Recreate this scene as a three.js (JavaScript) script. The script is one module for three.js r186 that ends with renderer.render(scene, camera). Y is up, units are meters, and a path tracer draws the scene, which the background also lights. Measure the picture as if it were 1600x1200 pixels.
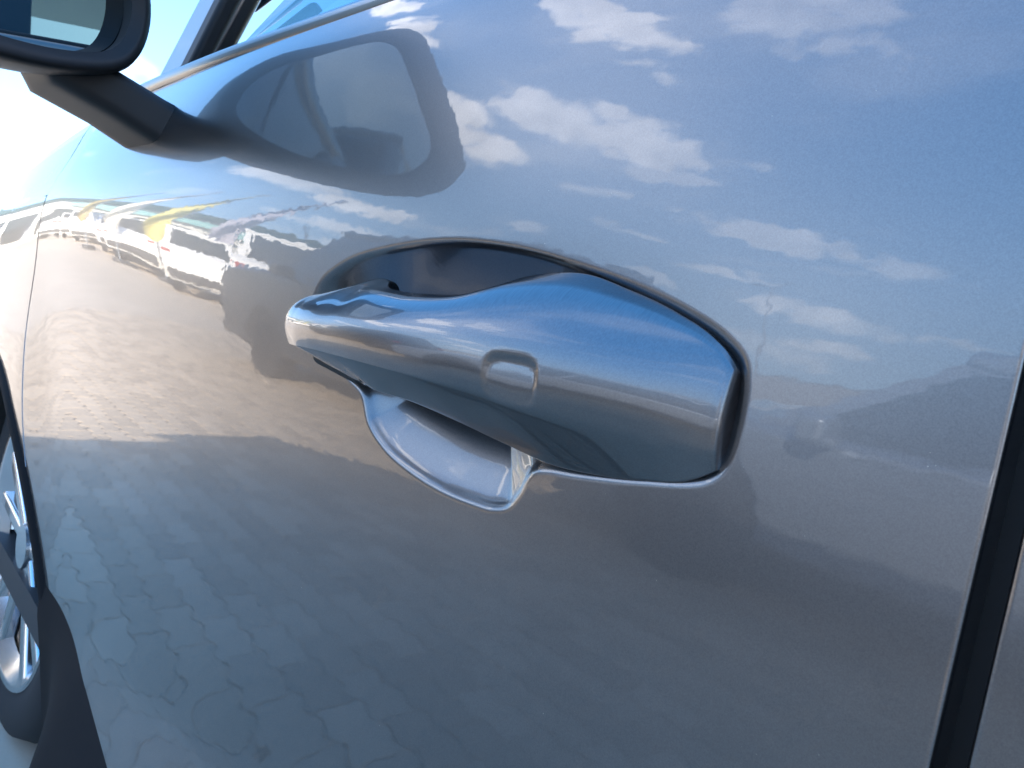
import * as THREE from 'three';
import { mergeGeometries } from 'three/addons/utils/BufferGeometryUtils.js';
import { RoundedBoxGeometry } from 'three/addons/geometries/RoundedBoxGeometry.js';
import { ImprovedNoise } from 'three/addons/math/ImprovedNoise.js';

// ---------------------------------------------------------------- camera, light, exposure
const EXPOSURE = 3.65, SUN_ELEV = 23, SUN_X = 0.52, SUN_Z = -0.854, SUN_POWER = 5;
const V = (x, y, z) => new THREE.Vector3(x, y, z);
const { smoothstep, lerp, clamp } = THREE.MathUtils;
const scene = new THREE.Scene();
const camera = new THREE.PerspectiveCamera(2 * Math.atan(600 / 1130) * 180 / Math.PI, 4 / 3, 0.02, 400);
{
  const roll = Math.atan(0.185), pitch = Math.atan(80.6 / 1130), yaw = Math.PI / 4;
  const h = V(-Math.cos(yaw), 0, -Math.sin(yaw)), d = h.clone().multiplyScalar(Math.cos(pitch)).add(V(0, -Math.sin(pitch), 0));
  const r0 = h.clone().cross(V(0, 1, 0)).normalize(), u0 = r0.clone().cross(d);
  const right = r0.clone().multiplyScalar(Math.cos(roll)).addScaledVector(u0, Math.sin(roll));
  const upv = u0.clone().multiplyScalar(Math.cos(roll)).addScaledVector(r0, -Math.sin(roll));
  camera.quaternion.setFromRotationMatrix(new THREE.Matrix4().makeBasis(right, upv, d.clone().negate()));
  camera.position.set(0, 1.0, 0.243);
  camera.focus = 0.40; camera.userData.fStop = 30;
}
const renderer = new THREE.WebGLRenderer({ antialias: true });
renderer.toneMapping = THREE.LinearToneMapping; renderer.toneMappingExposure = EXPOSURE;
renderer.shadowMap.enabled = true;
const sunDir = V(SUN_X, 0, SUN_Z).normalize().multiplyScalar(Math.cos(SUN_ELEV * Math.PI / 180)); sunDir.y = Math.sin(SUN_ELEV * Math.PI / 180);
const sun = new THREE.DirectionalLight(new THREE.Color().setRGB(1, 0.89, 0.75), SUN_POWER);
sun.position.copy(sunDir).multiplyScalar(60); sun.castShadow = true;
Object.assign(sun.shadow.camera, { left: -40, right: 40, top: 40, bottom: -40, near: 1, far: 160 });
sun.shadow.mapSize.set(2048, 2048); sun.shadow.radius = 1.2;
scene.add(sun); scene.add(sun.target);

// ---------------------------------------------------------------- small helpers
let seed = 20240517;
const rnd = () => { seed = (seed * 1664525 + 1013904223) >>> 0; return seed / 4294967296; };
const perlin = new ImprovedNoise();
const n3 = (x, y, z = 0) => perlin.noise(x, y, z);
const fbm = (x, y, z, o = 4) => { let s = 0, a = 0.5, f = 1; for (let i = 0; i < o; i++) { s += a * n3(x * f, y * f, z + i * 7.3); a *= 0.5; f *= 2.03; } return s; };
function curve(xs, ys) {                       // smooth interpolation through points (monotone where they are)
  const n = xs.length, d = [], m = [];
  for (let i = 0; i < n - 1; i++) d.push((ys[i + 1] - ys[i]) / (xs[i + 1] - xs[i]));
  m.push(d[0]); for (let i = 1; i < n - 1; i++) m.push((d[i - 1] * (xs[i + 1] - xs[i]) + d[i] * (xs[i] - xs[i - 1])) / (xs[i + 1] - xs[i - 1])); m.push(d[n - 2]);
  return (x) => {
    if (x <= xs[0]) return ys[0] + m[0] * (x - xs[0]);
    if (x >= xs[n - 1]) return ys[n - 1] + m[n - 1] * (x - xs[n - 1]);
    let i = 0; while (x > xs[i + 1]) i++;
    const w = xs[i + 1] - xs[i], t = (x - xs[i]) / w, t2 = t * t, t3 = t2 * t;
    return ys[i] * (2 * t3 - 3 * t2 + 1) + m[i] * w * (t3 - 2 * t2 + t) + ys[i + 1] * (3 * t2 - 2 * t3) + m[i + 1] * w * (t3 - t2);
  };
}
const used = {};
const numbered = (name) => { const k = used[name] = (used[name] ?? -1) + 1; return k ? name + '_' + String(k).padStart(3, '0') : name; };
function mesh(name, geo, mat, parent, label) {
  const m = new THREE.Mesh(Array.isArray(geo) ? mergeGeometries(geo.map((g) => { const q = g.index ? g.toNonIndexed() : g; for (const k of Object.keys(q.attributes)) if (!['position', 'normal', 'uv'].includes(k)) q.deleteAttribute(k); return q; })) : geo, mat);
  m.name = parent && parent !== scene ? name : numbered(name); m.castShadow = m.receiveShadow = true;
  if (label) m.userData.label = label;
  (parent ?? scene).add(m); return m;
}
function thing(name, label, category, pos = [0, 0, 0], turn = 0, group) {
  const o = new THREE.Group(); o.name = numbered(name); o.position.set(...pos); o.rotation.y = turn;
  o.userData = { label, category }; if (group) o.userData.group = group; scene.add(o); return o;
}
function noiseTexture(w, fn, srgb) {
  const data = new Uint8Array(w * w * 4);
  for (let y = 0; y < w; y++) for (let x = 0; x < w; x++) { const c = fn(x / w, y / w), o = (y * w + x) * 4; for (let k = 0; k < 3; k++) data[o + k] = clamp((c[k] ?? c) * 255, 0, 255); data[o + 3] = 255; }
  const t = new THREE.DataTexture(data, w, w); t.wrapS = t.wrapT = THREE.RepeatWrapping; t.magFilter = THREE.LinearFilter; t.minFilter = THREE.LinearMipmapLinearFilter;
  if (srgb) t.colorSpace = THREE.SRGBColorSpace; t.needsUpdate = true; return t;
}
const tile = (x, y, p, s) => {                 // periodic value of a noise over the unit square
  const a = x * Math.PI * 2, b = y * Math.PI * 2, r = p / (Math.PI * 2);
  return n3(Math.cos(a) * r + s, Math.sin(a) * r + Math.cos(b) * r * 1.3, Math.sin(b) * r + s * 3.1);
};
const rgb = (r, g, b) => new THREE.Color().setRGB(r, g, b);
const std = (c, roughness, metalness = 0, extra = {}) => new THREE.MeshStandardMaterial({ color: rgb(...c), roughness, metalness, ...extra });
const phys = (c, roughness, metalness = 0, extra = {}) => new THREE.MeshPhysicalMaterial({ color: rgb(...c), roughness, metalness, ...extra });

// ---------------------------------------------------------------- sky: blue air and fair weather clouds, computed by direction
{
  const W = 3072, H = 1536, data = new Float32Array(W * H * 4), D2R = Math.PI / 180;
  // [azimuth, elevation, half width, half height (degrees), tilt, density] of the larger clouds
  const clouds = /*CLOUDS*/[[134.11, 27.65, 8.6, 3.76, 30.02, 1.0], [138.95, 30.51, 5.81, 3.15, 27.87, 0.9], [118.75, 29.73, 10.95, 4.09, 10.32, 0.55], [122.69, 31.18, 7.39, 4.02, 28.61, 0.6], [143.55, 17.14, 6.83, 2.76, 22.04, 1.0], [147.08, 18.21, 4.18, 2.7, 19.68, 0.9], [131.06, 18.48, 11.06, 2.66, 7.13, 0.85], [136.56, 19.05, 6.09, 2.1, 5.92, 0.8], [153.32, 24.96, 6.32, 3.71, 46.03, 1.0], [163.68, 31.78, 9.62, 1.95, 15.35, 1.0], [131.88, 13.4, 3.71, 0.57, -1.1, 0.5], [126.69, 15.57, 5.55, 0.79, 1.46, 0.5], [136.65, 9.2, 2.48, 0.57, -2.13, 0.4], [127.54, 10.21, 5.79, 0.59, 8.66, 0.5], [117.43, 11.47, 9.63, 1.46, 8.41, 0.7], [108.31, 9.98, 3.98, 0.96, 2.41, 0.5], [119.09, 7.67, 7.28, 0.6, 5.27, 0.6], [124.71, 6.07, 3.61, 0.66, 15.53, 0.4], [113.94, 5.16, 6.89, 1.11, 6.83, 0.65], [108.18, 4.59, 9.0, 0.81, 3.39, 0.5], [111.69, 2.66, 4.72, 0.69, 0.62, 0.6], [115.7, 2.18, 6.08, 1.18, 5.02, 0.4], [148.85, 7.97, 3.75, 0.94, 2.97, 0.7], [150.98, 5.75, 5.63, 0.86, 6.68, 0.5], [150.01, 4.21, 3.75, 0.69, 2.37, 0.4], [155.4, 10.32, 5.38, 1.16, 15.79, 0.5]];
  for (let row = 0; row < H; row++) {
    const el = ((row + 0.5) / H - 0.5) * Math.PI, y = Math.sin(el), c = Math.cos(el), e = el / D2R;
    for (let col = 0; col < W; col++) {
      const az = ((col + 0.5) / W - 0.5) * 2 * Math.PI, x = Math.cos(az) * c, z = Math.sin(az) * c, o = (row * W + col) * 4, a = az / D2R;
      const s = x * sunDir.x + y * sunDir.y + z * sunDir.z, k = Math.pow(1 - Math.max(0, y), 4.2), glow = Math.pow(Math.max(0, s), 4) * 1.5 + Math.pow(Math.max(0, s), 60) * 2.0;
      let r = lerp(0.060, 0.50, k), g = lerp(0.235, 0.73, k), b = lerp(0.57, 0.97, k);
      r += glow * 0.62; g += glow * 0.52; b += glow * 0.40;
      if (e > 0) {
        // scattered clouds everywhere, flattened towards the horizon
        const py = 1 / (y + 0.12), f = fbm(x * py * 1.1 + 3.2, z * py * 2.2 + 1.7, 0.5, 5);
        let dens = smoothstep(f, 0.16, 0.42) * 0.75 * smoothstep(e, 1, 8);
        let big = 0;
        for (const q of clouds) {
          let da = a - q[0]; if (da > 180) da -= 360; if (da < -180) da += 360;
          if (Math.abs(da) > q[2] * 2.2 || Math.abs(e - q[1]) > q[3] * 3 + q[2]) continue;
          const ct = Math.cos(q[4] * D2R), st = Math.sin(q[4] * D2R), u = (da * ct + (e - q[1]) * st) / q[2], v = (-da * st + (e - q[1]) * ct) / q[3];
          const rr = u * u + v * v; if (rr > 3.2) continue;
          const wob = fbm(a * 0.22 + q[0], e * 0.55, q[1], 6) * 1.9;
          const low = v < 0 ? 1.25 : 1;                                    // flatter bases
          big = Math.max(big, smoothstep(1 - rr * low + wob, 0.12, 0.85) * q[5]);
        }
        dens = Math.max(dens * (clouds.length ? 0.25 : 1), big);
        const shade = 0.82 + 0.5 * fbm(a * 0.3 + 9, e * 0.5 + 4, 2.2, 4), lit = 1 + 0.35 * Math.pow(Math.max(0, s), 3);
        r = lerp(r, 1.65 * shade * lit, dens); g = lerp(g, 1.60 * shade * lit, dens); b = lerp(b, 1.60 * shade * lit, dens);
      } else { r = 0.30; g = 0.30; b = 0.31; }
      data[o] = r; data[o + 1] = g; data[o + 2] = b; data[o + 3] = 1;
    }
  }
  const t = new THREE.DataTexture(data, W, H, THREE.RGBAFormat, THREE.FloatType);
  t.mapping = THREE.EquirectangularReflectionMapping; t.magFilter = THREE.LinearFilter; t.needsUpdate = true;
  scene.background = t; scene.environment = t;
}

// ---------------------------------------------------------------- materials
const flakes = noiseTexture(512, () => { const q = rnd(); const v = 0.76 + 0.22 * rnd() + (q > 0.985 ? 0.1 : 0); return [v, v, v]; }, false);
flakes.repeat.set(7, 7);
const smudge = noiseTexture(1024, (u, v) => { const f = tile(u, v, 6, 2) + 0.6 * tile(u, v, 17, 5) + 0.4 * tile(u, v, 60, 9); return clamp(0.10 + 0.35 * smoothstep(f, 0.15, 1.0) + 0.08 * rnd(), 0, 1); }, false);
smudge.repeat.set(1.3, 1.3);
const paintOf = (c, r = 0.31) => phys(c, r, 1, { clearcoat: 1, clearcoatRoughness: 0.12, clearcoatRoughnessMap: smudge, map: flakes });
const paint = paintOf([0.200, 0.200, 0.207]); paint.name = 'silver grey paint';
const farPaint = (c, metal = 0.2) => phys(c, 0.4, metal, { clearcoat: 1, clearcoatRoughness: 0.04 });
const blackRubber = std([0.012, 0.012, 0.013], 0.6), blackPlastic = phys([0.012, 0.012, 0.013], 0.5, 0, { specularIntensity: 0.6 }), darkPlastic = std([0.03, 0.031, 0.034], 0.55), roughBlack = phys([0.008, 0.008, 0.009], 0.85, 0, { specularIntensity: 0.35 });
const satinTrim = phys([0.32, 0.31, 0.30], 0.32, 1), chrome = std([0.7, 0.7, 0.7], 0.08, 1);
const mirrorGlass = std([0.32, 0.38, 0.40], 0.015, 1);
const pane = phys([0.48, 0.60, 0.62], 0.02, 0, { transmission: 1, thickness: 0, ior: 1.5, specularIntensity: 1 });
const tyreRubber = std([0.02, 0.02, 0.021], 0.85), rimMetal = phys([0.62, 0.63, 0.65], 0.2, 1, { clearcoat: 0.6, clearcoatRoughness: 0.05 });
const fabric = std([0.05, 0.05, 0.055], 0.95);
const darkGlass = phys([0.02, 0.024, 0.027], 0.04, 0, { clearcoat: 1, clearcoatRoughness: 0.01 });

// ================================================================ OUR CAR
const car = thing('silver_car', 'silver grey car filling the photo, its side and pull handle seen close up', 'car');

// ---- the outer skin of its side: z as a function of x (forward is -x) and y (up)
const zMid = curve([0.40, 0.50, 0.60, 0.72, 0.82, 0.90, 0.96, 1.00, 1.05, 1.10, 1.15, 1.18, 1.21], [-0.012, -0.010, -0.008, -0.0055, -0.0028, -0.0010, 0, 0.0003, 0.0002, -0.0010, -0.0036, -0.0068, -0.0130]);
const zFront = curve([0.30, 0.45, 0.54, 0.60, 0.70, 0.78, 0.85, 0.90, 0.95, 1.00, 1.03, 1.05, 1.07, 1.085, 1.10, 1.13, 1.16, 1.21, 1.25], [-0.050, -0.036, -0.026, -0.020, -0.012, -0.0065, -0.0025, 0.0005, 0.0042, 0.0092, 0.0125, 0.0142, 0.0143, 0.0126, 0.0092, 0.0000, -0.0115, -0.0335, -0.0520]);
const creaseY = (x) => 0.668 + 0.21 * (x + 0.344);
const softplus = (t, s) => 0.5 * (t + Math.sqrt(t * t + s * s));
const WHEEL = V(-1.60, 0.24, -0.20), ARCH_R = 0.56;
function skin(x, y) {
  const w = smoothstep(-x, 0.35, 1.15), drop = 0.11 * Math.pow(Math.max(0, -1.15 - x) / 1.2, 1.2), yy = y + drop;
  let z = lerp(zMid(yy), zFront(yy), w) - Math.pow(x + 0.3, 2) / 60;
  z += 0.36 * (softplus(creaseY(x) - y, 0.026) - 0.0025) * smoothstep(-x, 0.0, 0.5) * (1 - smoothstep(-x, 0.82, 1.06));
  if (x < -1.0) {                              // swelling round the front wheel
    const r = Math.hypot(x - WHEEL.x, y - WHEEL.y);
    z += 0.018 * Math.exp(-Math.pow((r - ARCH_R) / 0.16, 2)) * smoothstep(-x, 1.0, 1.35);
    z -= 0.10 * Math.pow(Math.max(0, -2.05 - x) / 0.6, 2);
  }
  z += 0.00032 * n3(x * 7, y * 11, 3.3) * smoothstep(-x, 0.45, 0.9);     // slow waves of the pressed sheet
  return z;
}
const peel = (x, y) => { const f = 1 - 0.75 * smoothstep(-x, 0.62, 0.80); return f * (0.0000085 * n3(x * 120, y * 210, 1.1) + 0.000004 * n3(x * 240, y * 300, 8.8)); };

// ---- outline of the hollow behind the handle, with the finger cup below it
const hollow = new THREE.SplineCurve([[-0.4374, 1.0080], [-0.4096, 1.0239], [-0.3692, 1.0339], [-0.3102, 1.0409], [-0.26, 1.0397], [-0.2169, 1.034], [-0.1801, 1.027], [-0.154, 1.0193], [-0.1386, 1.0126], [-0.1292, 1.0052], [-0.1262, 0.9967], [-0.1256, 0.9779], [-0.1280, 0.9654], [-0.1344, 0.9588], [-0.162, 0.9511], [-0.1946, 0.9448], [-0.2130, 0.9420], [-0.2195, 0.9395], [-0.2232, 0.9345], [-0.2262, 0.9270], [-0.2320, 0.9190], [-0.2420, 0.9150], [-0.2543, 0.9136], [-0.2797, 0.9128], [-0.3087, 0.9154], [-0.3354, 0.9214], [-0.3554, 0.932], [-0.367, 0.9471], [-0.385, 0.9540], [-0.412, 0.9620], [-0.432, 0.9760], [-0.4430, 0.9930]].map((p) => new THREE.Vector2(...p)));
hollow.closed = true;
const rim = (() => { const pts = hollow.points.slice(); const c = new THREE.CatmullRomCurve3(pts.map((p) => V(p.x, p.y, 0)), true, 'centripetal'); return c.getPoints(360).slice(0, 360); })();
function rimDistance(x, y) {                   // positive inside
  let best = 1e9, inside = false;
  for (let i = 0, j = rim.length - 1; i < rim.length; j = i++) {
    const a = rim[j], b = rim[i], ex = b.x - a.x, ey = b.y - a.y, px = x - a.x, py = y - a.y, t = clamp((px * ex + py * ey) / (ex * ex + ey * ey), 0, 1), dx = px - t * ex, dy = py - t * ey;
    best = Math.min(best, dx * dx + dy * dy);
    if ((a.y > y) !== (b.y > y) && x < (b.x - a.x) * (y - a.y) / (b.y - a.y) + a.x) inside = !inside;
  }
  return Math.sqrt(best) * (inside ? 1 : -1);
}
const HX0 = -0.465, HX1 = -0.105, HY0 = 0.897, HY1 = 1.058;
function hollowDepth(x, y) {
  if (x < HX0 || x > HX1 || y < HY0 || y > HY1) return [0, -1];
  const s = rimDistance(x, y), r = 0.0024, up = smoothstep(y, 0.955, 1.0);
  if (s <= -r) return [0, s];
  const lip = s < r ? (s + r) * (s + r) / (4 * r) : s;                    // rounded lip
  const q = 1 - Math.pow((x + 0.285) / 0.165, 2) - Math.pow((y - 0.992) / 0.056, 2), bowl = 0.006 + 0.062 * Math.sqrt(Math.max(0, q) + 0.002), wall = lip * lerp(1.7, 0.95, smoothstep(x, -0.25, -0.17));
  const top = wall * bowl / Math.pow(Math.pow(wall, 3) + Math.pow(bowl, 3), 1 / 3);
  const cup = 0.0020 * (1 - Math.exp(-lip / 0.0020)) + 0.46 * lip;        // a short step, then a shallow dish
  return [-lerp(cup, top, up), s];
}
// ---- skin as a grid over lines x[] and y[], optional classes of cells as separate meshes
function steps(...spans) { const out = []; for (const [a, b, d] of spans) { const n = Math.max(1, Math.round(Math.abs(b - a) / d)); for (let i = 0; i < n; i++) out.push(a + (b - a) * i / n); } out.push(spans[spans.length - 1][1]); return out; }
function grid(nx, ny, at, keep) {              // at(i, j) -> [Vector3, u, v]; normals from finite differences on the whole grid
  const P = [], pos = new Float32Array(nx * ny * 3), uv = new Float32Array(nx * ny * 2);
  for (let j = 0; j < ny; j++) for (let i = 0; i < nx; i++) { const [p, u, v] = at(i, j), k = j * nx + i; P.push(p); pos.set([p.x, p.y, p.z], k * 3); uv.set([u, v], k * 2); }
  const nor = new Float32Array(nx * ny * 3), a = V(0, 0, 0), b = V(0, 0, 0);
  for (let j = 0; j < ny; j++) for (let i = 0; i < nx; i++) {
    a.subVectors(P[j * nx + Math.min(nx - 1, i + 1)], P[j * nx + Math.max(0, i - 1)]); b.subVectors(P[Math.min(ny - 1, j + 1) * nx + i], P[Math.max(0, j - 1) * nx + i]);
    a.cross(b).normalize(); nor.set([a.x, a.y, a.z], (j * nx + i) * 3);
  }
  const idx = {};
  for (let j = 0; j < ny - 1; j++) for (let i = 0; i < nx - 1; i++) {
    const c = keep ? keep(i, j, P) : 'all'; if (!c) continue;
    const q = j * nx + i; (idx[c] ??= []).push(q, q + 1, q + nx + 1, q, q + nx + 1, q + nx);
  }
  const out = {};
  for (const c in idx) {                       // compact
    const map = new Int32Array(nx * ny).fill(-1), list = []; let n = 0;
    for (const q of idx[c]) { if (map[q] < 0) { map[q] = n++; list.push(q); } }
    const g = new THREE.BufferGeometry(), pp = new Float32Array(n * 3), nn = new Float32Array(n * 3), uu = new Float32Array(n * 2);
    list.forEach((q, k) => { for (let d = 0; d < 3; d++) { pp[k * 3 + d] = pos[q * 3 + d]; nn[k * 3 + d] = nor[q * 3 + d]; } uu[k * 2] = uv[q * 2]; uu[k * 2 + 1] = uv[q * 2 + 1]; });
    g.setAttribute('position', new THREE.BufferAttribute(pp, 3)); g.setAttribute('normal', new THREE.BufferAttribute(nn, 3)); g.setAttribute('uv', new THREE.BufferAttribute(uu, 2));
    g.setIndex(idx[c].map((q) => map[q])); out[c] = g;
  }
  return out;
}
// front edge of the door, nearly upright with a bow
const gapX = curve([0.3, 0.448, 0.569, 0.68, 0.788, 0.883, 0.982, 1.039, 1.077, 1.129, 1.183, 1.21, 1.25], [-1.067, -1.117, -1.155, -1.234, -1.287, -1.317, -1.302, -1.28, -1.255, -1.21, -1.228, -1.222, -1.202]);
const edgeRoll = (e, r = 0.0022) => e >= r ? 0 : -(r - Math.sqrt(Math.max(0, r * r - (r - e) * (r - e))));
const REAR = -0.0452;
{
  const gx = steps([0, 0.004, 0.0005], [0.004, 0.064, 0.003], [0.064, 0.42, 0.0007], [0.42, 0.72, 0.0017], [0.72, 1.148, 0.003], [1.148, 1.152, 0.0005]).reverse();
  const gy = steps([0.33, 0.62, 0.006], [0.62, 0.89, 0.0026], [0.89, 1.06, 0.0007], [1.06, 1.203, 0.0017]);
  const inner = new Map();
  const parts = grid(gx.length, gy.length, (i, j) => {
    const y = gy[j], t = gx[i];
    // lines run straight near the handle and follow the front edge at the front
    const x = t < 0.72 ? REAR - t : lerp(REAR - 0.72, gapX(y) + 0.0018, (t - 0.72) / (1.152 - 0.72));
    const [d, s] = hollowDepth(x, y); inner.set(j * gx.length + i, s);
    let z = skin(x, y) + d + peel(x, y) + edgeRoll(t) + edgeRoll(1.152 - t, 0.0012);
    return [V(x, y, z), x, y];
  }, (i, j, P) => {
    const k = j * gx.length + i, p = P[k];
    if (Math.hypot(p.x - WHEEL.x, p.y - WHEEL.y) < ARCH_R + 0.01) return null;
    return inner.get(k) > 0.0 ? 'cup' : 'panel';
  });
  const door = mesh('front_door', parts.panel, paint, car);
  mesh('handle_recess', parts.cup, paint, door);
  // returns of the sheet into the gaps
  for (const [f, r] of [[(y) => REAR, 1], [(y) => gapX(y) + 0.0018, -1]]) {
    const ys = steps([0.33, 1.203, 0.01]);
    const g = grid(2, ys.length, (i, j) => { const y = ys[j], x = f(y); return [V(x - r * i * 0.0004, y, skin(x, y) - 0.0022 - i * 0.022), x, y]; }).all;
    mesh('door_edge', g, paint, door);
  }
}

{
  const n = 260, g = new THREE.IcosahedronGeometry(1, 1), im = new THREE.InstancedMesh(g, std([0.42, 0.38, 0.32], 1), n), M = new THREE.Matrix4(), Q = new THREE.Quaternion();
  for (let i = 0; i < n; i++) { let x, y; do { x = -0.06 - 1.0 * Math.pow(rnd(), 1.2); y = 0.70 + 0.48 * rnd(); } while (hollowDepth(x, y)[1] > -0.004); const r = 0.00009 + 0.00009 * Math.pow(rnd(), 3); im.setMatrixAt(i, M.compose(V(x, y, skin(x, y) + 0.00002), Q, V(r * (0.7 + rnd()), r * (0.7 + rnd()), r * 0.4))); }
  im.name = 'dust'; im.userData.kind = 'stuff'; im.castShadow = im.receiveShadow = true; car.children.find((c) => c.name === 'front_door').add(im);
}

// ---- the pull handle: sections (z, y) from its upper inner edge round the outside to its lower inner edge
{
  const st = [
    // x, T z y, S z y, O1 z y, O2 z y, C z y, B z y
    [-0.4065, .0290, .986, .0295, .9865, .0300, .985, .0300, .982, .0295, .980, .0290, .980],
    [-0.4055, .0240, .992, .0290, .9925, .0330, .988, .0335, .979, .0310, .974, .0240, .974],
    [-0.4020, .0190, .996, .0300, .9965, .0375, .989, .0385, .979, .0345, .9712, .0190, .969],
    [-0.3950, .0150, .9995, .0315, .9990, .0415, .990, .0425, .979, .0380, .9700, .0150, .9645],
    [-0.3800, .0115, 1.006, .0325, 1.0015, .0450, .991, .0460, .979, .0430, .9700, .0130, .959],
    [-0.3600, .0105, 1.0150, .0330, 1.0045, .0475, .992, .0485, .980, .0457, .9710, .0130, .956],
    [-0.3400, .0130, 1.0155, .0345, 1.0058, .0485, .993, .0495, .980, .0468, .9715, .0150, .955],
    [-0.3250, .0225, 1.0115, .0370, 1.0070, .0490, .994, .0500, .981, .0474, .9718, .0210, .9555],
    [-0.2900, .0230, 1.0108, .0380, 1.0068, .0485, .995, .0490, .981, .0464, .9720, .0215, .9560],
    [-0.2600, .0190, 1.0150, .0345, 1.0100, .0450, .997, .0454, .980, .0425, .9715, .0150, .9525],
    [-0.2350, .0090, 1.0265, .0275, 1.0175, .0405, .999, .0408, .980, .0360, .9705, .0065, .9480],
    [-0.2100, .0035, 1.0305, .0210, 1.0205, .0340, .9995, .0346, .980, .0300, .9690, .0020, .9450],
    [-0.1850, .0012, 1.0260, .0140, 1.0190, .0258, .9985, .0264, .980, .0215, .9690, .0005, .9468],
    [-0.1600, .0002, 1.0190, .0075, 1.0140, .0160, .9965, .0166, .980, .0125, .9690, .0000, .9512],
    [-0.1420, .0000, 1.0113, .0040, 1.0080, .0088, .9945, .0093, .980, .0070, .9695, .0000, .9562],
    [-0.1345, .0000, 1.0060, .0028, 1.0035, .0060, .9920, .0064, .980, .0048, .9700, .0000, .9605],
    [-0.1316, -.0003, 1.0028, .0022, 1.0010, .0050, .9906, .0054, .980, .0039, .9703, -.0003, .9626],
    [-0.1309, -.0006, 1.0018, .0018, 1.0002, .0046, .9902, .0050, .980, .0035, .9704, -.0006, .9632],
    [-0.1304, -.0018, 1.0010, .0004, 0.9995, .0034, .9899, .0038, .980, .0023, .9705, -.0018, .9636],
    [-0.1300, -.0045, 1.0002, -.002, 0.9988, .0008, .9896, .0012, .980, .0000, .9708, -.0045, .9640],
    [-0.1297, -.0120, 0.9992, -.009, 0.9978, -.0065, .9888, -.0060, .980, -.0070, .9714, -.0120, .9648],
  ];
  const xs = st.map((s) => s[0]), ch = []; for (let k = 1; k <= 12; k++) ch.push(curve(xs, st.map((s) => s[k])));
  const NS = 150;
  function section(x) {
    const v = ch.map((f) => f(x)), T = [v[0], v[1]], S = [v[2], v[3]], O1 = [v[4], v[5]], O2 = [v[6], v[7]], C = [v[8], v[9]], B = [v[10], v[11]];
    const grip = smoothstep(x, -0.345, -0.325) * (1 - smoothstep(x, -0.262, -0.235)), dz = lerp(0.012, 0.004, grip), dy = lerp(0.0005, 0.005, grip);
    const ck = 0.42 * smoothstep(x, -0.29, -0.22), mid = (p, q, t) => [lerp(p[0], q[0], t), lerp(p[1], q[1], t)];
    const ctl = [[T[0] - dz, T[1] - dy], T, T, mid(T, S, 0.5), S, O1, O2, mid(C, O2, ck), C, mid(C, B, ck * 0.8), mid(C, B, 0.5), B, B, [B[0] - dz, B[1] + dy], [(T[0] + B[0]) / 2 - dz, (T[1] + B[1]) / 2]];
    const n = ctl.length, out = [];
    for (let k = 0; k <= NS; k++) {
      const f = k / NS * n, i = Math.floor(f), t = f - i, P = (q) => ctl[((i + q) % n + n) % n], t2 = t * t, t3 = t2 * t;
      const b = [(1 - 3 * t + 3 * t2 - t3) / 6, (4 - 6 * t2 + 3 * t3) / 6, (1 + 3 * t + 3 * t2 - 3 * t3) / 6, t3 / 6];
      out.push([0, 1].map((c) => b[0] * P(-1)[c] + b[1] * P(0)[c] + b[2] * P(1)[c] + b[3] * P(2)[c]));
    }
    return out;
  }
  const lx = steps([-0.4065, -0.40, 0.0006], [-0.40, -0.232, 0.0012], [-0.232, -0.182, 0.0007], [-0.182, -0.138, 0.0012], [-0.138, -0.132, 0.0005], [-0.132, -0.1297, 0.0001]);
  const secs = lx.map(section);
  const padR = (x, y) => { const u = (x + 0.2120) / 0.0130, v = (y - 0.9800 - (x + 0.2120) * 0.03) / 0.0105; return Math.pow(Math.pow(Math.abs(u), 3.6) + Math.pow(Math.abs(v), 3.6), 1 / 3.6); };
  const base = (x, y) => skin(x, y);
  const parts = grid(NS + 1, lx.length, (k, j) => {
    const x = lx[j]; let [z, y] = secs[j][NS - k];
    if (z > 0.015) { const r = padR(x, y); if (r < 1.06) z -= (0.0013 + 0.0012 * (y - 0.9800) / 0.0105) * (1 - smoothstep(r, 0.78, 1.06)) + 0.0003 * Math.max(0, 1 - r * r); }
    return [V(x, y, z + base(x, y) + peel(x * 1.3, y * 1.3) * 0.4), x, y + z];
  }, (k, j, P) => { const p = P[j * (NS + 1) + k]; return padR(p.x, p.y) < 0.93 && secs[j][NS - k][0] > 0.015 ? 'pad' : 'grip'; });
  const handle = mesh('door_handle', parts.grip, paint, car);
  mesh('touch_pad', parts.pad, paint, handle, 'small rounded square touch dimple in the handle');
  for (const j of [0, lx.length - 1]) {        // end faces
    const c = secs[j].reduce((a, p) => [a[0] + p[0] / secs[j].length, a[1] + p[1] / secs[j].length], [0, 0]), pos = [], x = lx[j], b0 = skin(x, 0.98);
    for (let k = 0; k < NS; k++) { const p = secs[j][k], q = secs[j][k + 1]; const t = j ? [c, q, p] : [c, p, q]; for (const [z, y] of t) pos.push(x, y, z + b0); }
    const g = new THREE.BufferGeometry(); g.setAttribute('position', new THREE.Float32BufferAttribute(pos, 3)); g.setAttribute('uv', new THREE.Float32BufferAttribute(new Float32Array(pos.length / 3 * 2), 2)); g.computeVertexNormals();
    mesh('end_face', g, paint, handle);
  }
  // black rubber between the fixed end and the sheet
  const ring = [[-0.150, 1.0150, -.012], [-0.1365, 1.0085, -.009], [-0.1300, 1.0015, -.007], [-0.1278, 0.9945, -.007], [-0.1275, 0.980, -.007], [-0.1296, 0.9662, -.007], [-0.1350, 0.9600, -.007], [-0.160, 0.9514, -.007], [-0.190, 0.9452, -.007], [-0.212, 0.9424, -.008]].map((p) => V(p[0], p[1], p[2]));
  mesh('handle_seal', new THREE.TubeGeometry(new THREE.CatmullRomCurve3(ring), 120, 0.0024, 8), blackRubber, handle);
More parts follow.
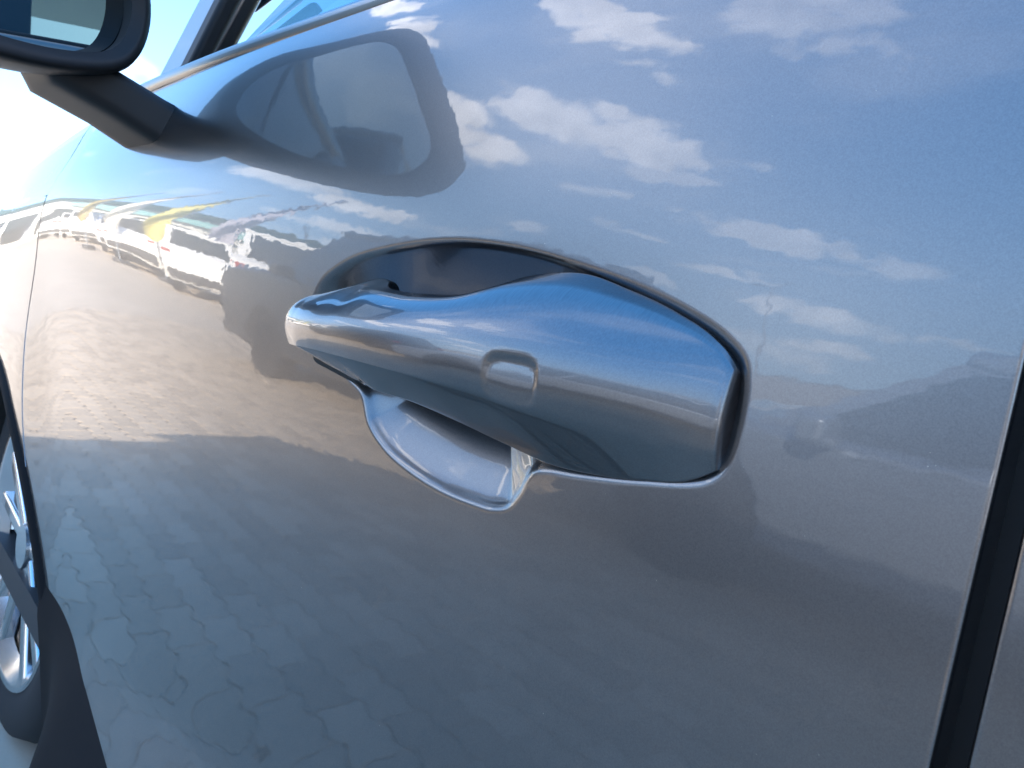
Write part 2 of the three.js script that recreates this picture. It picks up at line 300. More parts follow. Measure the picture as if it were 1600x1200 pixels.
  // arm that carries the front end, and the black foot under the tip
  const arm = new RoundedBoxGeometry(0.026, 0.0135, 0.018, 3, 0.003); arm.translate(-0.3530, 1.0045, 0.008);
  mesh('hinge_arm', arm, phys([0.13, 0.135, 0.145], 0.35, 0.8), handle);
  const foot = new RoundedBoxGeometry(0.060, 0.040, 0.022, 3, 0.006); foot.rotateZ(-0.10); foot.translate(-0.378, 0.9755, 0.004);
  mesh('foot_pad', foot, blackPlastic, handle);
}

// ---- rear door, its edge and the dark gap between
{
  const gx = steps([0, 0.004, 0.0005], [0.004, 0.9, 0.012]), gy = steps([0.33, 1.203, 0.006]);
  const X = -0.0372;
  const rear = mesh('rear_door', grid(gx.length, gy.length, (i, j) => { const x = X + gx[i], y = gy[j]; return [V(x, y, skin(x, y) + edgeRoll(gx[i]) + peel(x, y)), x, y]; }).all, paint, car);
  const ys = steps([0.33, 1.203, 0.01]);
  mesh('door_edge', grid(2, ys.length, (i, j) => [V(X + (1 - i) * 0.0004, ys[j], skin(X, ys[j]) - 0.0022 - (1 - i) * 0.022), X, ys[j]]).all, paint, rear);
  mesh('door_gap_seal', grid(2, ys.length, (i, j) => [V(-0.055 + i * 0.028, ys[j], -0.022 + skin(-0.04, ys[j])), i, ys[j]]).all, blackRubber, car);
  mesh('door_gap_seal', grid(2, ys.length, (i, j) => [V(gapX(ys[j]) - 0.014 + i * 0.028, ys[j], -0.018 + skin(gapX(ys[j]), ys[j])), i, ys[j]]).all, blackRubber, car);
}

// ---- front fender with the wheel opening, bonnet, wheel
{
  const ts = steps([0, 0.004, 0.0005], [0.004, 0.6, 0.006], [0.6, 1.62, 0.014]), gy = steps([0.33, 1.0705, 0.006]);
  const at = (dx, y) => { const x = gapX(y) - 0.0018 - dx; return V(x, y, skin(x, y) + edgeRoll(dx, 0.0012) + peel(x, y)); };
  mesh('front_fender', grid(gy.length, ts.length, (j, i) => { const p = at(ts[i], gy[j]); return [p, p.x, p.y]; }, (j, i, P) => { const p = P[i * gy.length + j]; return Math.hypot(p.x - WHEEL.x, p.y - WHEEL.y) > ARCH_R ? 'all' : null; }).all, paint, car);
  // bonnet: shoulder above the joint, rolled inwards to the middle of the car
  const roll = [[1.0785, null], [1.09, null], [1.10, null], [1.115, null], [1.13, null], [1.15, null], [1.17, null], [1.19, null], [1.205, -0.052], [1.216, -0.075], [1.224, -0.11], [1.232, -0.17], [1.24, -0.30], [1.25, -0.60], [1.253, -0.93]];
  mesh('bonnet', grid(roll.length, ts.length, (j, i) => {
    const [y, z] = roll[j], dx = ts[i], x = gapX(y) - 0.0018 - dx, fall = 0.11 * Math.pow(Math.max(0, -1.15 - x) / 1.2, 1.2);
    return [z === null ? V(x, y - fall, skin(x, y - fall) + edgeRoll(dx)) : V(x, y - fall, z - Math.pow(x + 0.3, 2) / 60 + edgeRoll(dx) - 0.10 * Math.pow(Math.max(0, -2.05 - x) / 0.6, 2)), x, y];
  }).all, paint, car);
  const joint = []; for (let k = 0; k <= 30; k++) { const x = gapX(1.0745) - 0.004 - k * 0.045, y = 1.0745; joint.push(V(x, y, skin(x, y) - 0.008)); }
  mesh('bonnet_joint', new THREE.TubeGeometry(new THREE.CatmullRomCurve3(joint), 90, 0.0075, 8), roughBlack, car);
  // black lip round the wheel opening
  const pts = []; for (let k = 0; k <= 40; k++) { const a = lerp(-0.35, Math.PI + 0.3, k / 40), x = WHEEL.x + Math.cos(a) * (ARCH_R - 0.004), y = WHEEL.y + Math.sin(a) * (ARCH_R - 0.004); pts.push(V(x, y, skin(x, y) - 0.008)); }
  mesh('arch_lip', new THREE.TubeGeometry(new THREE.CatmullRomCurve3(pts), 80, 0.015, 10), roughBlack, car);
  const well = new THREE.CylinderGeometry(ARCH_R, ARCH_R, 0.42, 64, 1, true, 0, Math.PI * 2); well.rotateX(Math.PI / 2); well.translate(WHEEL.x, WHEEL.y, -0.275);
  mesh('wheel_well', well, std([0.02, 0.02, 0.02], 0.9), car);
  // cladding at the foot of the door
  const cv = steps([0, 1, 0.04]), cu = steps([0, 1, 0.012]);
  mesh('sill_cladding', grid(cu.length, cv.length, (i, j) => { const v = cv[j], x = lerp(lerp(-1.045, -1.128, v), -0.02, cu[i]), y = lerp(0.24, 0.550 - 0.16 * smoothstep(x, -0.62, -0.3), v); return [V(x, y, skin(x, y) + 0.010 - 0.012 * smoothstep(v, 0.8, 1) - 0.05 * Math.pow(Math.max(0, 0.36 - y) / 0.1, 2)), x, y]; }).all, roughBlack, car);
  // wheel
  const wheel = new THREE.Group(); wheel.name = 'front_wheel'; wheel.position.set(-1.68, 0.385, -0.22); car.add(wheel);
  const prof = [[0.275, -0.1], [0.32, -0.108], [0.365, -0.10], [0.382, -0.07], [0.385, 0], [0.382, 0.07], [0.365, 0.10], [0.32, 0.108], [0.285, 0.10], [0.275, 0.09]].map((p) => new THREE.Vector2(...p));
  const tyre = new THREE.LatheGeometry(prof, 64); tyre.rotateX(Math.PI / 2); mesh('tyre', tyre, tyreRubber, wheel);
  const rimProf = [[0.06, 0.07], [0.15, 0.055], [0.24, 0.075], [0.272, 0.100], [0.282, 0.104], [0.286, 0.098], [0.278, 0.085], [0.265, 0.03], [0.262, -0.09]].map((p) => new THREE.Vector2(...p));
  const barrel = new THREE.LatheGeometry(rimProf.slice(2), 64); barrel.rotateX(Math.PI / 2); mesh('rim', barrel, rimMetal, wheel);
  for (let k = 0; k < 10; k++) {
    const sp = new RoundedBoxGeometry(0.24, 0.036, 0.030, 3, 0.009); sp.translate(0.155, 0, 0.078); sp.rotateZ(k * Math.PI / 5 + (k % 2 ? -0.10 : 0.10)); mesh('spoke', sp, rimMetal, wheel);
  }
  const hub = new THREE.CylinderGeometry(0.045, 0.05, 0.03, 24); hub.rotateX(Math.PI / 2); hub.translate(0, 0, 0.085); mesh('hub_cap', hub, rimMetal, wheel);
}

// ---- shell: what lies behind the skin and shades the lane (floor, far side, roof, pillars, glass, seats)
{
  const prof = new THREE.Shape([[-2.78, 0.32], [-2.84, 0.55], [-2.80, 0.82], [-2.62, 0.98], [-2.2, 1.08], [-1.6, 1.15], [-1.12, 1.185], [2.40, 1.19], [2.51, 1.02], [2.53, 0.5], [2.45, 0.32]].map((p) => new THREE.Vector2(...p)));
  const farSide = new THREE.ExtrudeGeometry(prof, { depth: 0.05, bevelEnabled: true, bevelSize: 0.02, bevelThickness: 0.03, bevelSegments: 3 }); farSide.translate(0, 0, -1.90); mesh('far_side_panel', farSide, paint, car);
  const nose = new RoundedBoxGeometry(0.16, 0.66, 1.62, 4, 0.06); nose.translate(-2.70, 0.68, -0.95); mesh('front_bumper', nose, paint, car);
  const tail = new RoundedBoxGeometry(0.16, 0.86, 1.72, 4, 0.06); tail.translate(2.45, 0.72, -0.95); mesh('tailgate', tail, paint, car);
  const floor = new THREE.BoxGeometry(5.15, 0.06, 1.66); floor.translate(-0.155, 0.30, -0.95); mesh('floor_pan', floor, darkPlastic, car);
  const bonnetFar = new RoundedBoxGeometry(1.5, 0.04, 0.95, 3, 0.018); bonnetFar.rotateZ(0.055); bonnetFar.translate(-1.88, 1.15, -1.38); mesh('bonnet_far_half', bonnetFar, paint, car);
  const rearQ = new RoundedBoxGeometry(1.57, 0.86, 0.05, 3, 0.02); rearQ.translate(1.645, 0.76, -0.06); mesh('rear_quarter_panel', rearQ, paint, car);
  const inner = new THREE.BoxGeometry(1.0, 0.8, 0.03); inner.translate(-0.54, 0.75, -0.14); mesh('door_lining', inner, fabric, car);
  const roof = new RoundedBoxGeometry(3.0, 0.07, 1.36, 4, 0.033); roof.translate(0.825, 1.685, -0.95); mesh('roof', roof, paint, car);
  for (const z of [-0.34, -1.56]) { const rail = new RoundedBoxGeometry(2.6, 0.03, 0.03, 2, 0.01); rail.translate(0.85, 1.745, z); mesh('roof_rail', rail, satinTrim, car); }
  const bar = (a, b, w, d) => { const L = a.distanceTo(b), g = new RoundedBoxGeometry(L, w, d, 3, Math.min(w, d) * 0.35), m = new THREE.Matrix4(), x = b.clone().sub(a).normalize(), z = V(0, 0, 1).addScaledVector(x, -x.z).normalize(), y = z.clone().cross(x); m.makeBasis(x, y, z).setPosition(a.clone().add(b).multiplyScalar(0.5)); g.applyMatrix4(m); return g; };
  for (const s of [0, 1]) {
    const zz = (z) => s ? -1.9 - z : z;
    mesh('windscreen_pillar', bar(V(-1.13, 1.14, zz(-0.085)), V(-1.03, 1.44, zz(-0.155)), 0.13, 0.030), paint, car);
    mesh('windscreen_pillar', bar(V(-1.05, 1.40, zz(-0.15)), V(-0.55, 1.68, zz(-0.30)), 0.10, 0.035), paint, car);
    mesh('window_frame', bar(V(-1.015, 1.18, zz(-0.070)), V(-0.95, 1.42, zz(-0.125)), 0.030, 0.022), blackPlastic, car);
    mesh('middle_pillar', bar(V(-0.04, 1.18, zz(-0.075)), V(0.04, 1.68, zz(-0.31)), 0.08, 0.03), blackPlastic, car);
    mesh('rear_pillar', bar(V(2.25, 1.18, zz(-0.085)), V(2.08, 1.68, zz(-0.31)), 0.26, 0.04), paint, car);
    const quad = (p) => { const g = new THREE.BufferGeometry(); g.setAttribute('position', new THREE.Float32BufferAttribute([p[0], p[1], p[2], p[0], p[2], p[3]].flatMap((v) => v.toArray()), 3)); g.setAttribute('uv', new THREE.Float32BufferAttribute([0, 0, 1, 0, 1, 1, 0, 0, 1, 1, 0, 1], 2)); g.computeVertexNormals(); return g; };
    mesh('front_side_window', quad([V(-1.02, 1.17, zz(-0.068)), V(-0.05, 1.17, zz(-0.046)), V(0.02, 1.66, zz(-0.29)), V(-0.70, 1.66, zz(-0.29))]), pane, car);
    mesh('rear_side_window', quad([V(-0.03, 1.17, zz(-0.056)), V(2.20, 1.17, zz(-0.056)), V(2.06, 1.66, zz(-0.29)), V(0.04, 1.66, zz(-0.29))]), pane, car);
  }
  const screen = new THREE.BufferGeometry(); screen.setAttribute('position', new THREE.Float32BufferAttribute([-1.28, 1.19, -0.12, -1.28, 1.19, -1.78, -0.58, 1.67, -1.58, -1.28, 1.19, -0.12, -0.58, 1.67, -1.58, -0.58, 1.67, -0.32], 3)); screen.setAttribute('uv', new THREE.Float32BufferAttribute(new Float32Array(12), 2)); screen.computeVertexNormals(); mesh('windscreen', screen, pane, car);
  const dash = new RoundedBoxGeometry(0.45, 0.28, 1.5, 4, 0.08); dash.translate(-1.02, 1.02, -0.95); mesh('dashboard', dash, darkPlastic, car);
  for (const [x, z] of [[-0.15, -0.5], [-0.15, -1.38], [0.85, -0.5], [0.85, -1.38]]) {
    const seat = new THREE.Group(); seat.name = 'seat'; car.add(seat);
    const b = new RoundedBoxGeometry(0.16, 0.68, 0.5, 4, 0.06); b.rotateZ(-0.2); b.translate(x, 0.95, z); mesh('backrest', b, fabric, seat);
    const c = new RoundedBoxGeometry(0.5, 0.16, 0.5, 4, 0.06); c.translate(x - 0.22, 0.62, z); mesh('seat_cushion', c, fabric, seat);
    const h = new RoundedBoxGeometry(0.11, 0.19, 0.27, 5, 0.05); h.rotateZ(-0.15); h.translate(x + 0.08, 1.40, z); mesh('headrest', h, fabric, seat);
  }
  // belt line trim under the window
  const t1 = [], t2 = []; for (let k = 0; k <= 50; k++) { const x = lerp(-1.10, 0.9, k / 50); const by = 1.2115 - 0.014 * smoothstep(x, -0.95, -0.35); t1.push(V(x, by, skin(x, 1.2) - 0.008)); t2.push(V(x, by - 0.012, skin(x, 1.2) - 0.011)); }
  const strip = (pts, w, h, r) => { const rr = []; for (let k = 0; k < 20; k++) { const a = k / 20 * Math.PI * 2, c = Math.cos(a), s = Math.sin(a), q = Math.pow(Math.pow(Math.abs(c), r) + Math.pow(Math.abs(s), r), -1 / r); rr.push([c * q * w, s * q * h]); } rr.push(rr[0]); return grid(rr.length, pts.length, (i, j) => [V(pts[j].x, pts[j].y + rr[i][1], pts[j].z + rr[i][0]), pts[j].x, i / 20]).all; };
  mesh('window_trim', strip(t1, 0.010, 0.0085, 2.6), satinTrim, car);
  mesh('trim_lip', strip(t2, 0.008, 0.004, 3), blackRubber, car);
  mesh('window_channel', strip(t1.map((p) => V(p.x, p.y + 0.0095, p.z - 0.012)), 0.008, 0.006, 3), blackRubber, car);
}

// ---- door mirror on its arm
{
  const outline = [[0.020, 1.205], [0.036, 1.182], [0.090, 1.160], [0.17, 1.148], [0.25, 1.147], [0.302, 1.163], [0.327, 1.195], [0.328, 1.222], [0.252, 1.340], [0.215, 1.377], [0.175, 1.383], [0.085, 1.328], [0.032, 1.288], [0.016, 1.245]];
  const cz = 0.17, cy = 1.25, curveOf = (k, dx) => new THREE.CatmullRomCurve3(outline.map(([z, y]) => V(dx, cy + (y - cy) * k, cz + (z - cz) * k - (k > 0.7 && k < 0.87 ? 0.012 : 0))), true, 'centripetal').getPoints(72).slice(0, 72);
  const layers = [[0.80, -0.786], [0.86, -0.780], [0.955, -0.776], [0.99, -0.780], [1, -0.792], [0.99, -0.83], [0.93, -0.88], [0.80, -0.925], [0.55, -0.955], [0.02, -0.965]].map(([k, x]) => curveOf(k, x));
  const mirror = mesh('door_mirror', grid(73, layers.length, (i, j) => { const p = layers[j][i % 72].clone(); p.x += (p.z - cz) * 0.26; return [p, i / 72, j / 10]; }).all, blackPlastic, car);
  const inset = [[0.80, -0.786], [0.79, -0.797]].map(([k, x], n) => curveOf(k, x).map((p) => V(p.x + (p.z - cz) * (n ? 0.34 : 0.26), p.y, p.z)));
  mesh('glass_surround', grid(73, 2, (i, j) => [inset[1 - j][i % 72], i / 72, j]).all, blackRubber, mirror);
  const gl = curveOf(0.79, 0), tilt = 0.34, gp = []; const C = V(-0.797, cy, cz), f = (p) => V(-0.797 + (p.z - cz) * tilt + (p.y - cy) * 0.03, p.y, p.z);
  for (let i = 0; i < 72; i++) for (const p of [C, f(gl[(i + 1) % 72]), f(gl[i])]) gp.push(p.x, p.y, p.z);
  const g = new THREE.BufferGeometry(); g.setAttribute('position', new THREE.Float32BufferAttribute(gp, 3)); g.setAttribute('uv', new THREE.Float32BufferAttribute(new Float32Array(gp.length / 3 * 2), 2)); g.computeVertexNormals();
  mesh('mirror_glass', g, mirrorGlass, mirror);
  // arm: rounded section swept from the door to the housing
  const A = V(-0.872, 1.138, -0.030), B = V(-0.905, 1.186, 0.094), ring = (c, hx, hy, t) => { const o = []; for (let k = 0; k < 40; k++) { const a = k / 40 * Math.PI * 2, cc = Math.cos(a), s = Math.sin(a), q = Math.pow(Math.pow(Math.abs(cc), 7) + Math.pow(Math.abs(s), 7), -1 / 7); o.push(V(c.x + cc * q * hx, c.y + s * q * hy, c.z + t * s * q)); } return o; };
  const rs = [ring(A, 0.066, 0.027, 0.004), ring(A.clone().lerp(B, 0.15), 0.062, 0.026, 0.006), ring(A.clone().lerp(B, 0.55), 0.058, 0.025, 0.008), ring(B, 0.058, 0.03, 0.01), ring(B.clone().add(V(0, 0.006, 0.012)), 0.045, 0.022, 0.01), ring(B.clone().add(V(0, 0.006, 0.012)), 0.001, 0.001, 0)];
  mesh('mirror_arm', grid(41, rs.length, (i, j) => [rs[j][i % 40], i / 40, j / 5]).all, blackPlastic, mirror);
}

// ================================================================ THE PLACE: paved lot (seen in the paint)
const groundTex = noiseTexture(512, (u, v) => { const n = 0.5 + 0.5 * tile(u, v, 5, 1) + 0.35 * tile(u, v, 30, 4) + 0.2 * (rnd() - 0.5); return [0.74 + 0.2 * n, 0.72 + 0.2 * n, 0.70 + 0.2 * n]; }, false);
groundTex.repeat.set(0.5, 0.5);
const groundMat = std([0.62, 0.53, 0.42], 0.9, 0, { map: groundTex });
{
  const g = new THREE.PlaneGeometry(600, 600); g.rotateX(-Math.PI / 2); const p = g.attributes.position, uv = g.attributes.uv; for (let i = 0; i < p.count; i++) uv.setXY(i, p.getX(i), p.getZ(i));
  const ground = mesh('ground', g, groundMat); ground.userData = { kind: 'structure', label: 'pale paved car lot around the car' };
  // wavy interlocking pavers
  const L = 0.225, Wd = 0.1125, out = [], k = 12, gapW = 0.0020;
  const wl = (t) => 0.011 * Math.sin(t / Wd * Math.PI * 2), ws = (t) => 0.007 * Math.sin(t / Wd * Math.PI * 2);
  for (let i = 0; i < 16; i++) { const t = -L / 2 + L * i / 16; out.push([t + gapW, -Wd / 2 + wl(t) + gapW]); }
  for (let i = 0; i < 6; i++) { const t = -Wd / 2 + Wd * i / 6; out.push([L / 2 + ws(t) - gapW, t + gapW]); }
  for (let i = 0; i < 16; i++) { const t = L / 2 - L * i / 16; out.push([t - gapW, Wd / 2 + wl(t) - gapW]); }
  for (let i = 0; i < 6; i++) { const t = Wd / 2 - Wd * i / 6; out.push([-L / 2 + ws(t) + gapW, t - gapW]); }
  const pos = [], uvs = [], n = out.length, ring = (s, y) => out.map(([a, b]) => [a * s, y, b * s * (1 - (1 - s) * 0.6)]);
  const R = [ring(1, 0.006), ring(1, 0.030), ring(0.972, 0.0342)], tri = (a, b, c) => { for (const q of [a, b, c]) { pos.push(...q); uvs.push(q[0], q[2]); } };
  for (let l = 0; l < 2; l++) for (let i = 0; i < n; i++) { const j = (i + 1) % n; tri(R[l][i], R[l + 1][i], R[l + 1][j]); tri(R[l][i], R[l + 1][j], R[l][j]); }
  for (let i = 0; i < n; i++) tri(R[2][i], [0, 0.0345, 0], R[2][(i + 1) % n]);
  const pg = new THREE.BufferGeometry(); pg.setAttribute('position', new THREE.Float32BufferAttribute(pos, 3)); pg.setAttribute('uv', new THREE.Float32BufferAttribute(uvs, 2)); pg.computeVertexNormals();
  const tones = [0, 1, 2, 3].map((t) => std([0.50 + 0.062 * t, 0.427 + 0.053 * t, 0.338 + 0.042 * t], 0.88, 0, { map: groundTex }));
  const rest = []; let single = 0;
  for (let r = 0; r < 48; r++) for (let c = 0; c < 52; c++) {
    const x = 1.2 - c * L - (r % 2) * L / 2, z = 0.02 + r * Wd, near = x < -0.7 && x > -3.2 && z > 0.5 && z < 2.4 && single < 260;
    if (near) { single++; const m = mesh('paver', pg, tones[Math.floor(rnd() * 4)], ground); m.position.set(x, -0.030 + 0.0015 * rnd(), z); } else rest.push([x, z]);
  }
  const im = new THREE.InstancedMesh(pg, groundMat, rest.length), M = new THREE.Matrix4(), col = new THREE.Color();
  rest.forEach(([x, z], i) => { im.setMatrixAt(i, M.makeTranslation(x, -0.030 + 0.0015 * rnd(), z)); const q = 0.78 + 0.32 * rnd(); im.setColorAt(i, col.setRGB(q, q * 0.98, q * 0.95)); });
  im.name = 'paving_stones'; im.userData.kind = 'stuff'; im.castShadow = im.receiveShadow = true; ground.add(im);
}

// ---- parked cars
function parked(name, label, group, [x, z], turn, colour, o = {}) {
  const { len = 4.5, wid = 1.82, hgt = 1.6, hood = 1.0, metal = 0.2, van = false, glass = darkGlass, rims = rimMetal } = o, t = thing(name, label, van ? 'van' : 'car', [x, 0, z], turn, group), m = farPaint(colour, metal), h = len / 2, w = wid / 2, belt = hgt * 0.63;
  const rw = 0.335, ax = h * 0.60;
  const sh = new THREE.Shape(); sh.moveTo(-h, 0.34); sh.lineTo(-h - 0.02, 0.62); sh.quadraticCurveTo(-h + 0.02, hood - 0.12, -h + 0.16, hood - 0.06); sh.quadraticCurveTo(-h + 0.6, hood + 0.02, van ? -h + 0.9 : -h + 1.15, belt); sh.lineTo(h - 0.15, belt + 0.02); sh.quadraticCurveTo(h, belt - 0.05, h, belt - 0.3); sh.lineTo(h + 0.02, 0.5); sh.lineTo(h - 0.08, 0.30);
  for (const c of [ax, -ax]) { sh.lineTo(c + rw + 0.06, 0.30); sh.absarc(c, 0.33, rw + 0.055, -0.08, Math.PI + 0.08, false); sh.lineTo(c - rw - 0.06, 0.30); }
  const b = new THREE.ExtrudeGeometry(sh, { depth: wid - 0.16, bevelEnabled: true, bevelSize: 0.05, bevelThickness: 0.08, bevelSegments: 4, curveSegments: 10 }); b.translate(0, 0, -(wid - 0.16) / 2); mesh('body', b, m, t);
  // cabin: tapered box from the belt line to the roof
  const x0 = van ? -h + 0.75 : -h + 1.05, x1 = -h + (van ? 1.25 : 1.85), x2 = h - (van ? 0.12 : o.fast ? 1.1 : 0.45), x3 = h - (van ? 0.05 : o.fast ? 0.35 : 0.12), wi = w - 0.06, wt = w - 0.24, y0 = belt - 0.01, y1 = hgt;
  const P = [[x0, y0, wi], [x3, y0, wi], [x3, y0, -wi], [x0, y0, -wi], [x1, y1, wt], [x2, y1, wt], [x2, y1, -wt], [x1, y1, -wt]].map((p) => V(...p));
  const poly = (q, out = 0) => { const n = q[1].clone().sub(q[0]).cross(q[2].clone().sub(q[0])).normalize().multiplyScalar(out), g = new THREE.BufferGeometry(); g.setAttribute('position', new THREE.Float32BufferAttribute([q[0], q[1], q[2], q[0], q[2], q[3]].flatMap((v) => v.clone().add(n).toArray()), 3)); g.setAttribute('uv', new THREE.Float32BufferAttribute(new Float32Array(12), 2)); g.computeVertexNormals(); return g; };
  const F = { side: [0, 1, 5, 4], back: [1, 2, 6, 5], far: [2, 3, 7, 6], front: [3, 0, 4, 7] }, faces = Object.fromEntries(Object.entries(F).map(([k, q]) => [k, q.map((i) => P[i])]));
  const cabin = mesh('cabin', Object.values(faces).map((q) => poly(q)), m, t);
  const roof = new RoundedBoxGeometry(x2 - x1 + 0.06, 0.07, wt * 2 + 0.05, 3, 0.03); roof.translate((x1 + x2) / 2, y1, 0); mesh('roof', roof, m, t);
  const within = (q, u0, u1, v0, v1) => { const at = (u, v) => q[0].clone().lerp(q[1], u).lerp(q[3].clone().lerp(q[2], u), v); return [at(u0, v0), at(u1, v0), at(u1, v1), at(u0, v1)]; };
  mesh('windscreen', poly(within(faces.front, 0.06, 0.94, 0.06, 0.93), 0.006), glass, t);
  mesh('rear_window', poly(within(faces.back, 0.10, 0.90, 0.12, 0.9), 0.006), glass, t);
  for (const s of ['side', 'far']) for (const [a, c] of van ? [[0.04, 0.20]] : [[0.05, 0.34], [0.36, 0.66], [0.68, 0.94]]) mesh('side_window', poly(within(faces[s], s === 'far' ? 1 - c : a, s === 'far' ? 1 - a : c, 0.10, 0.90), 0.006), glass, t);
  for (const c of [-ax, ax]) for (const s of [-1, 1]) {
    const wg = new THREE.Group(); wg.name = 'wheel'; wg.position.set(c, rw, s * (w - 0.12)); t.add(wg);
    const ty = new THREE.CylinderGeometry(rw, rw, 0.22, 28); ty.rotateX(Math.PI / 2); mesh('tyre', ty, tyreRubber, wg);
    const ri = new THREE.CylinderGeometry(rw * 0.66, rw * 0.6, 0.235, 20); ri.rotateX(Math.PI / 2); mesh('rim', ri, rims, wg);
  }
  for (const s of [-1, 1]) {
    const hl = new RoundedBoxGeometry(0.16, 0.12, 0.34, 2, 0.03); hl.translate(-h + 0.03, hood - 0.27, s * (w - 0.22)); mesh('headlight', hl, chrome, t);
    const tl = new RoundedBoxGeometry(0.10, 0.2, 0.24, 2, 0.03); tl.translate(h - 0.01, belt - 0.2, s * (w - 0.16)); mesh('tail_light', tl, std([0.35, 0.01, 0.01], 0.2), t);
    const mi = new RoundedBoxGeometry(0.12, 0.13, 0.2, 2, 0.04); mi.translate(x0 + 0.42, belt + 0.08, s * (w + 0.08)); mesh('side_mirror', mi, m, t);
  }
  const bp = new RoundedBoxGeometry(0.10, 0.22, wid - 0.2, 2, 0.04); bp.translate(-h - 0.02, 0.42, 0); mesh('bumper', bp, darkPlastic, t);
  const bq = bp.clone(); bq.translate(len + 0.04, 0, 0); mesh('bumper', bq, darkPlastic, t);
  return t;
}
const polar = (yaw, D) => [-D * Math.cos(yaw * Math.PI / 180), D * Math.sin(yaw * Math.PI / 180)];
const white = [0.78, 0.78, 0.77], black = [0.018, 0.019, 0.022];
parked('parked_car', 'black tall car parked across the lane from the silver car, farther forward', undefined, [-5.3, 3.85], 0, black, { len: 4.7, hgt: 1.62, rims: blackPlastic });
parked('parked_car', 'blue grey low coupe parked straight across the lane from the silver car', undefined, [-0.25, 3.40], 0, [0.26, 0.31, 0.39], { len: 4.5, hgt: 1.18, metal: 0.5, hood: 0.80, rims: blackPlastic, fast: true });
const row = [[11, 36, 0.5, 'small white hatchback at the far end of the white row', { len: 4.0, hgt: 1.5 }], [13.2, 31, 0.6, 'white tall estate second from the far end of the white row', { hgt: 1.75 }], [15.6, 27, 0.35, 'white saloon in the middle of the white row', { len: 4.6, hgt: 1.45, fast: true }], [18.2, 24, 0.8, 'white compact car beside the saloon in the white row', { len: 4.1, hgt: 1.55 }], [21.6, 20.5, 0.5, 'white long wagon near the close end of the white row', { len: 4.8, hgt: 1.5 }], [27.0, 16.5, 0.55, 'white high off-road car closing the near end of the white row', { len: 4.8, hgt: 1.85, hood: 1.1 }]];
for (const [a, d, tu, label, o] of row) parked('parked_car', label, 'white cars parked in a row', polar(a, d), tu, white, { metal: 0, ...o });
parked('added_van', 'added pale grey van right behind the silver car, placed to shade the lane', undefined, [5.5, -1.0], 0, [0.4, 0.4, 0.4], { len: 5.2, wid: 2.0, hgt: 2.25, hood: 1.15, van: true });  // unseen blocker, added so its shadow covers a sunlit strip of lane
parked('added_van', 'added dark grey van beyond the low coupe, placed for a dark reflection in the handle', undefined, [3.75, 5.9], 0, [0.05, 0.052, 0.06], { len: 5.2, wid: 2.0, hgt: 2.3, hood: 1.15, van: true });  // added stand-in for the person at the camera, darkens the handle end by reflection

// ---- feather flags, showroom, lamp post, trees beyond
function flag(label, yaw, D, colour, lean) {
  const [x, z] = polar(yaw, D), t = thing('feather_flag', label, 'flag', [x, 0, z], 0, 'feather flags beside the white cars');
  const pts = []; for (let k = 0; k <= 10; k++) { const u = k / 10; pts.push(V(0, 4.6 * u - 0.5 * lean * u * u, lean * 2.4 * u * u)); }
  const c = new THREE.CatmullRomCurve3(pts); mesh('pole', new THREE.TubeGeometry(c, 30, 0.03, 6), chrome, t);
  mesh('sail', grid(9, 25, (i, j) => { const u = 0.22 + 0.78 * j / 24, p = c.getPoint(u), w = 0.75 * Math.sin(Math.PI * Math.pow((j + 0.6) / 25, 0.55)); return [V(p.x + 0.06 * Math.sin(j * 0.5 + i * 0.6), p.y - w * i / 8 * 0.3, p.z - w * i / 8), i / 8, j / 24]; }).all, std(colour, 0.8, 0, { side: THREE.DoubleSide }), t);
  const base = new THREE.CylinderGeometry(0.28, 0.3, 0.06, 20); base.translate(0, 0.05, 0); mesh('base', base, darkPlastic, t);
}
flag('pale cream feather flag leaning beside the white cars', 15.0, 22, [0.72, 0.68, 0.6], 1.2);
flag('bright yellow feather flag leaning beside the white cars', 18.0, 21, [0.62, 0.54, 0.16], 1.2);
flag('lilac grey feather flag leaning beside the white cars', 22.0, 19, [0.42, 0.40, 0.46], 1.2);
flag('olive brown feather flag farthest along the white cars', 12.0, 25, [0.34, 0.26, 0.10], 1.2);
{
  const t = thing('showroom', 'low white showroom with a teal band and dark roof behind the white cars', 'building', [-44, 0, 15], 0.35);
  const w = new THREE.BoxGeometry(9, 3.4, 30); w.translate(0, 1.7, 0); mesh('wall', w, std([0.66, 0.66, 0.64], 0.8), t);
  const r = new THREE.BoxGeometry(10, 0.5, 31); r.translate(0, 3.68, 0); mesh('roof', r, std([0.03, 0.06, 0.055], 0.6), t);
  const f = new THREE.BoxGeometry(0.3, 0.5, 12.4); f.translate(4.7, 2.9, 0); mesh('fascia', f, std([0.25, 0.48, 0.48], 0.5), t);
  for (let k = 0; k < 9; k++) { const p = new THREE.BoxGeometry(0.08, 2.0, 2.7); p.translate(4.56, 1.25, -12.8 + k * 3.2); mesh('window', p, darkGlass, t); }
}
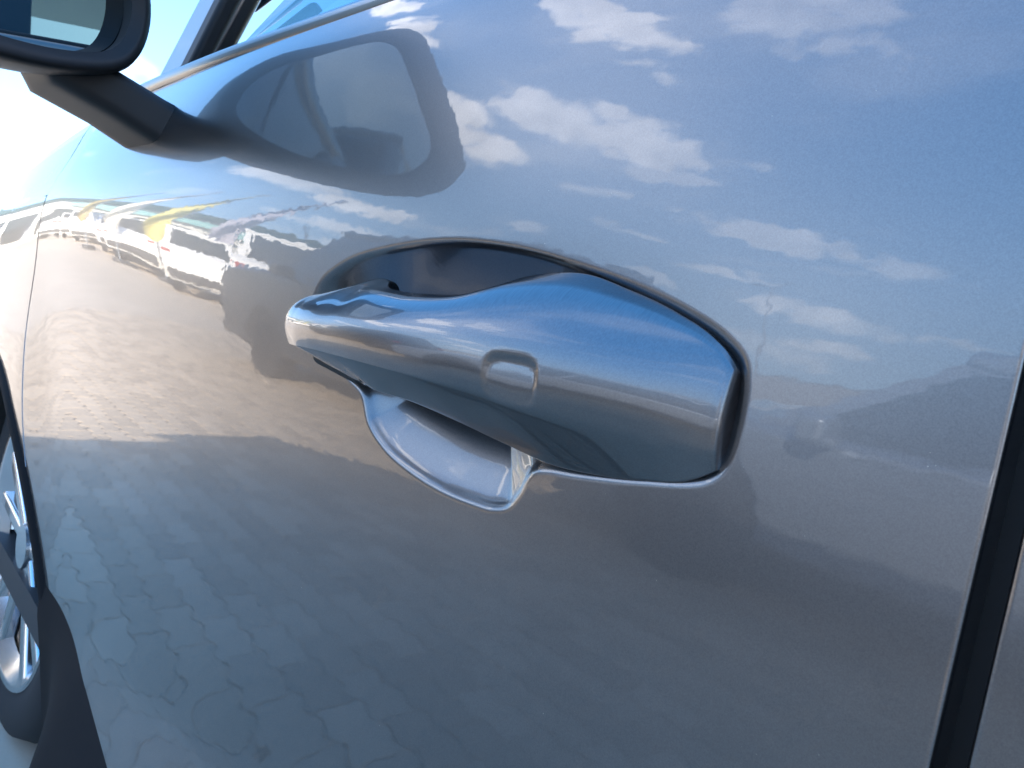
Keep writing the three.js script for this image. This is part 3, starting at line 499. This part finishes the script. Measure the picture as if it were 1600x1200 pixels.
function lampPost(label, x, z, hgt) {
  const t = thing('street_lamp', label, 'street lamp', [x, 0, z], 0.4), steel = std([0.2, 0.2, 0.21], 0.5, 0.6);
  const p = new THREE.CylinderGeometry(0.045, 0.075, hgt, 12); p.translate(0, hgt / 2, 0); mesh('pole', p, steel, t);
  for (const s of [-1, 1]) {
    const c = new THREE.QuadraticBezierCurve3(V(0, hgt - 0.1, 0), V(s * 0.5, hgt + 0.45, 0), V(s * 1.7, hgt + 0.5, 0)); mesh('arm', new THREE.TubeGeometry(c, 16, 0.045, 8), steel, t);
    const l = new RoundedBoxGeometry(0.75, 0.12, 0.28, 3, 0.05); l.translate(s * 1.95, hgt + 0.5, 0); mesh('lamp_head', l, steel, t);
  }
}
{ const [x, z] = polar(63.5, 62); lampPost('twin armed grey lamp post far across the lot', x, z, 8.5); }
const bark = std([0.09, 0.065, 0.045], 0.95);
function spruce(label, x, z, hgt, tone) {
  const t = thing('spruce_tree', label, 'tree', [x, 0, z], rnd() * 6, 'spruces along the edge of the lot'), tr = new THREE.CylinderGeometry(0.04, 0.2, hgt * 0.95, 7); tr.translate(0, hgt * 0.475, 0); mesh('trunk', tr, bark, t);
  const pos = [], nr = [], uv = [];
  for (let k = 0; k < 900; k++) {
    const u = Math.pow(rnd(), 0.7), y = hgt * (0.10 + 0.9 * (1 - u)), R = hgt * 0.20 * u * (0.75 + 0.35 * Math.sin(k * 0.7)), a = rnd() * 6.283, r = R * Math.sqrt(rnd()), s = 0.10 + 0.32 * u * rnd();
    const c = V(Math.cos(a) * r, y - r * 0.35, Math.sin(a) * r), d = V(Math.cos(a), -0.45, Math.sin(a)).normalize(), sd = V(-Math.sin(a), 0.2 * (rnd() - 0.5), Math.cos(a));
    for (const p of [c.clone().addScaledVector(d, s * 1.6), c.clone().addScaledVector(sd, s * 0.5), c.clone().addScaledVector(sd, -s * 0.5)]) { pos.push(p.x, p.y, p.z); nr.push(d.x, 0.6, d.z); uv.push(0, 0); }
  }
  const g = new THREE.BufferGeometry(); g.setAttribute('position', new THREE.Float32BufferAttribute(pos, 3)); g.setAttribute('normal', new THREE.Float32BufferAttribute(nr, 3)); g.setAttribute('uv', new THREE.Float32BufferAttribute(uv, 2)); mesh('crown', g, std(tone, 0.9, 0, { side: THREE.DoubleSide }), t);
}
for (let k = 0; k < 46; k++) { const a = 28 + k * 3.1 + rnd() * 2, d = 120 + rnd() * 30, [x, z] = polar(a, d); if (a > 48 && a < 92) continue; spruce('dark green spruce in the line of trees at the edge of the lot', x, z, 6 + rnd() * 6 + (k % 5 === 0 ? 3 : 0), [0.035 + 0.02 * rnd(), 0.055 + 0.02 * rnd(), 0.03]); }

renderer.render(scene, camera);
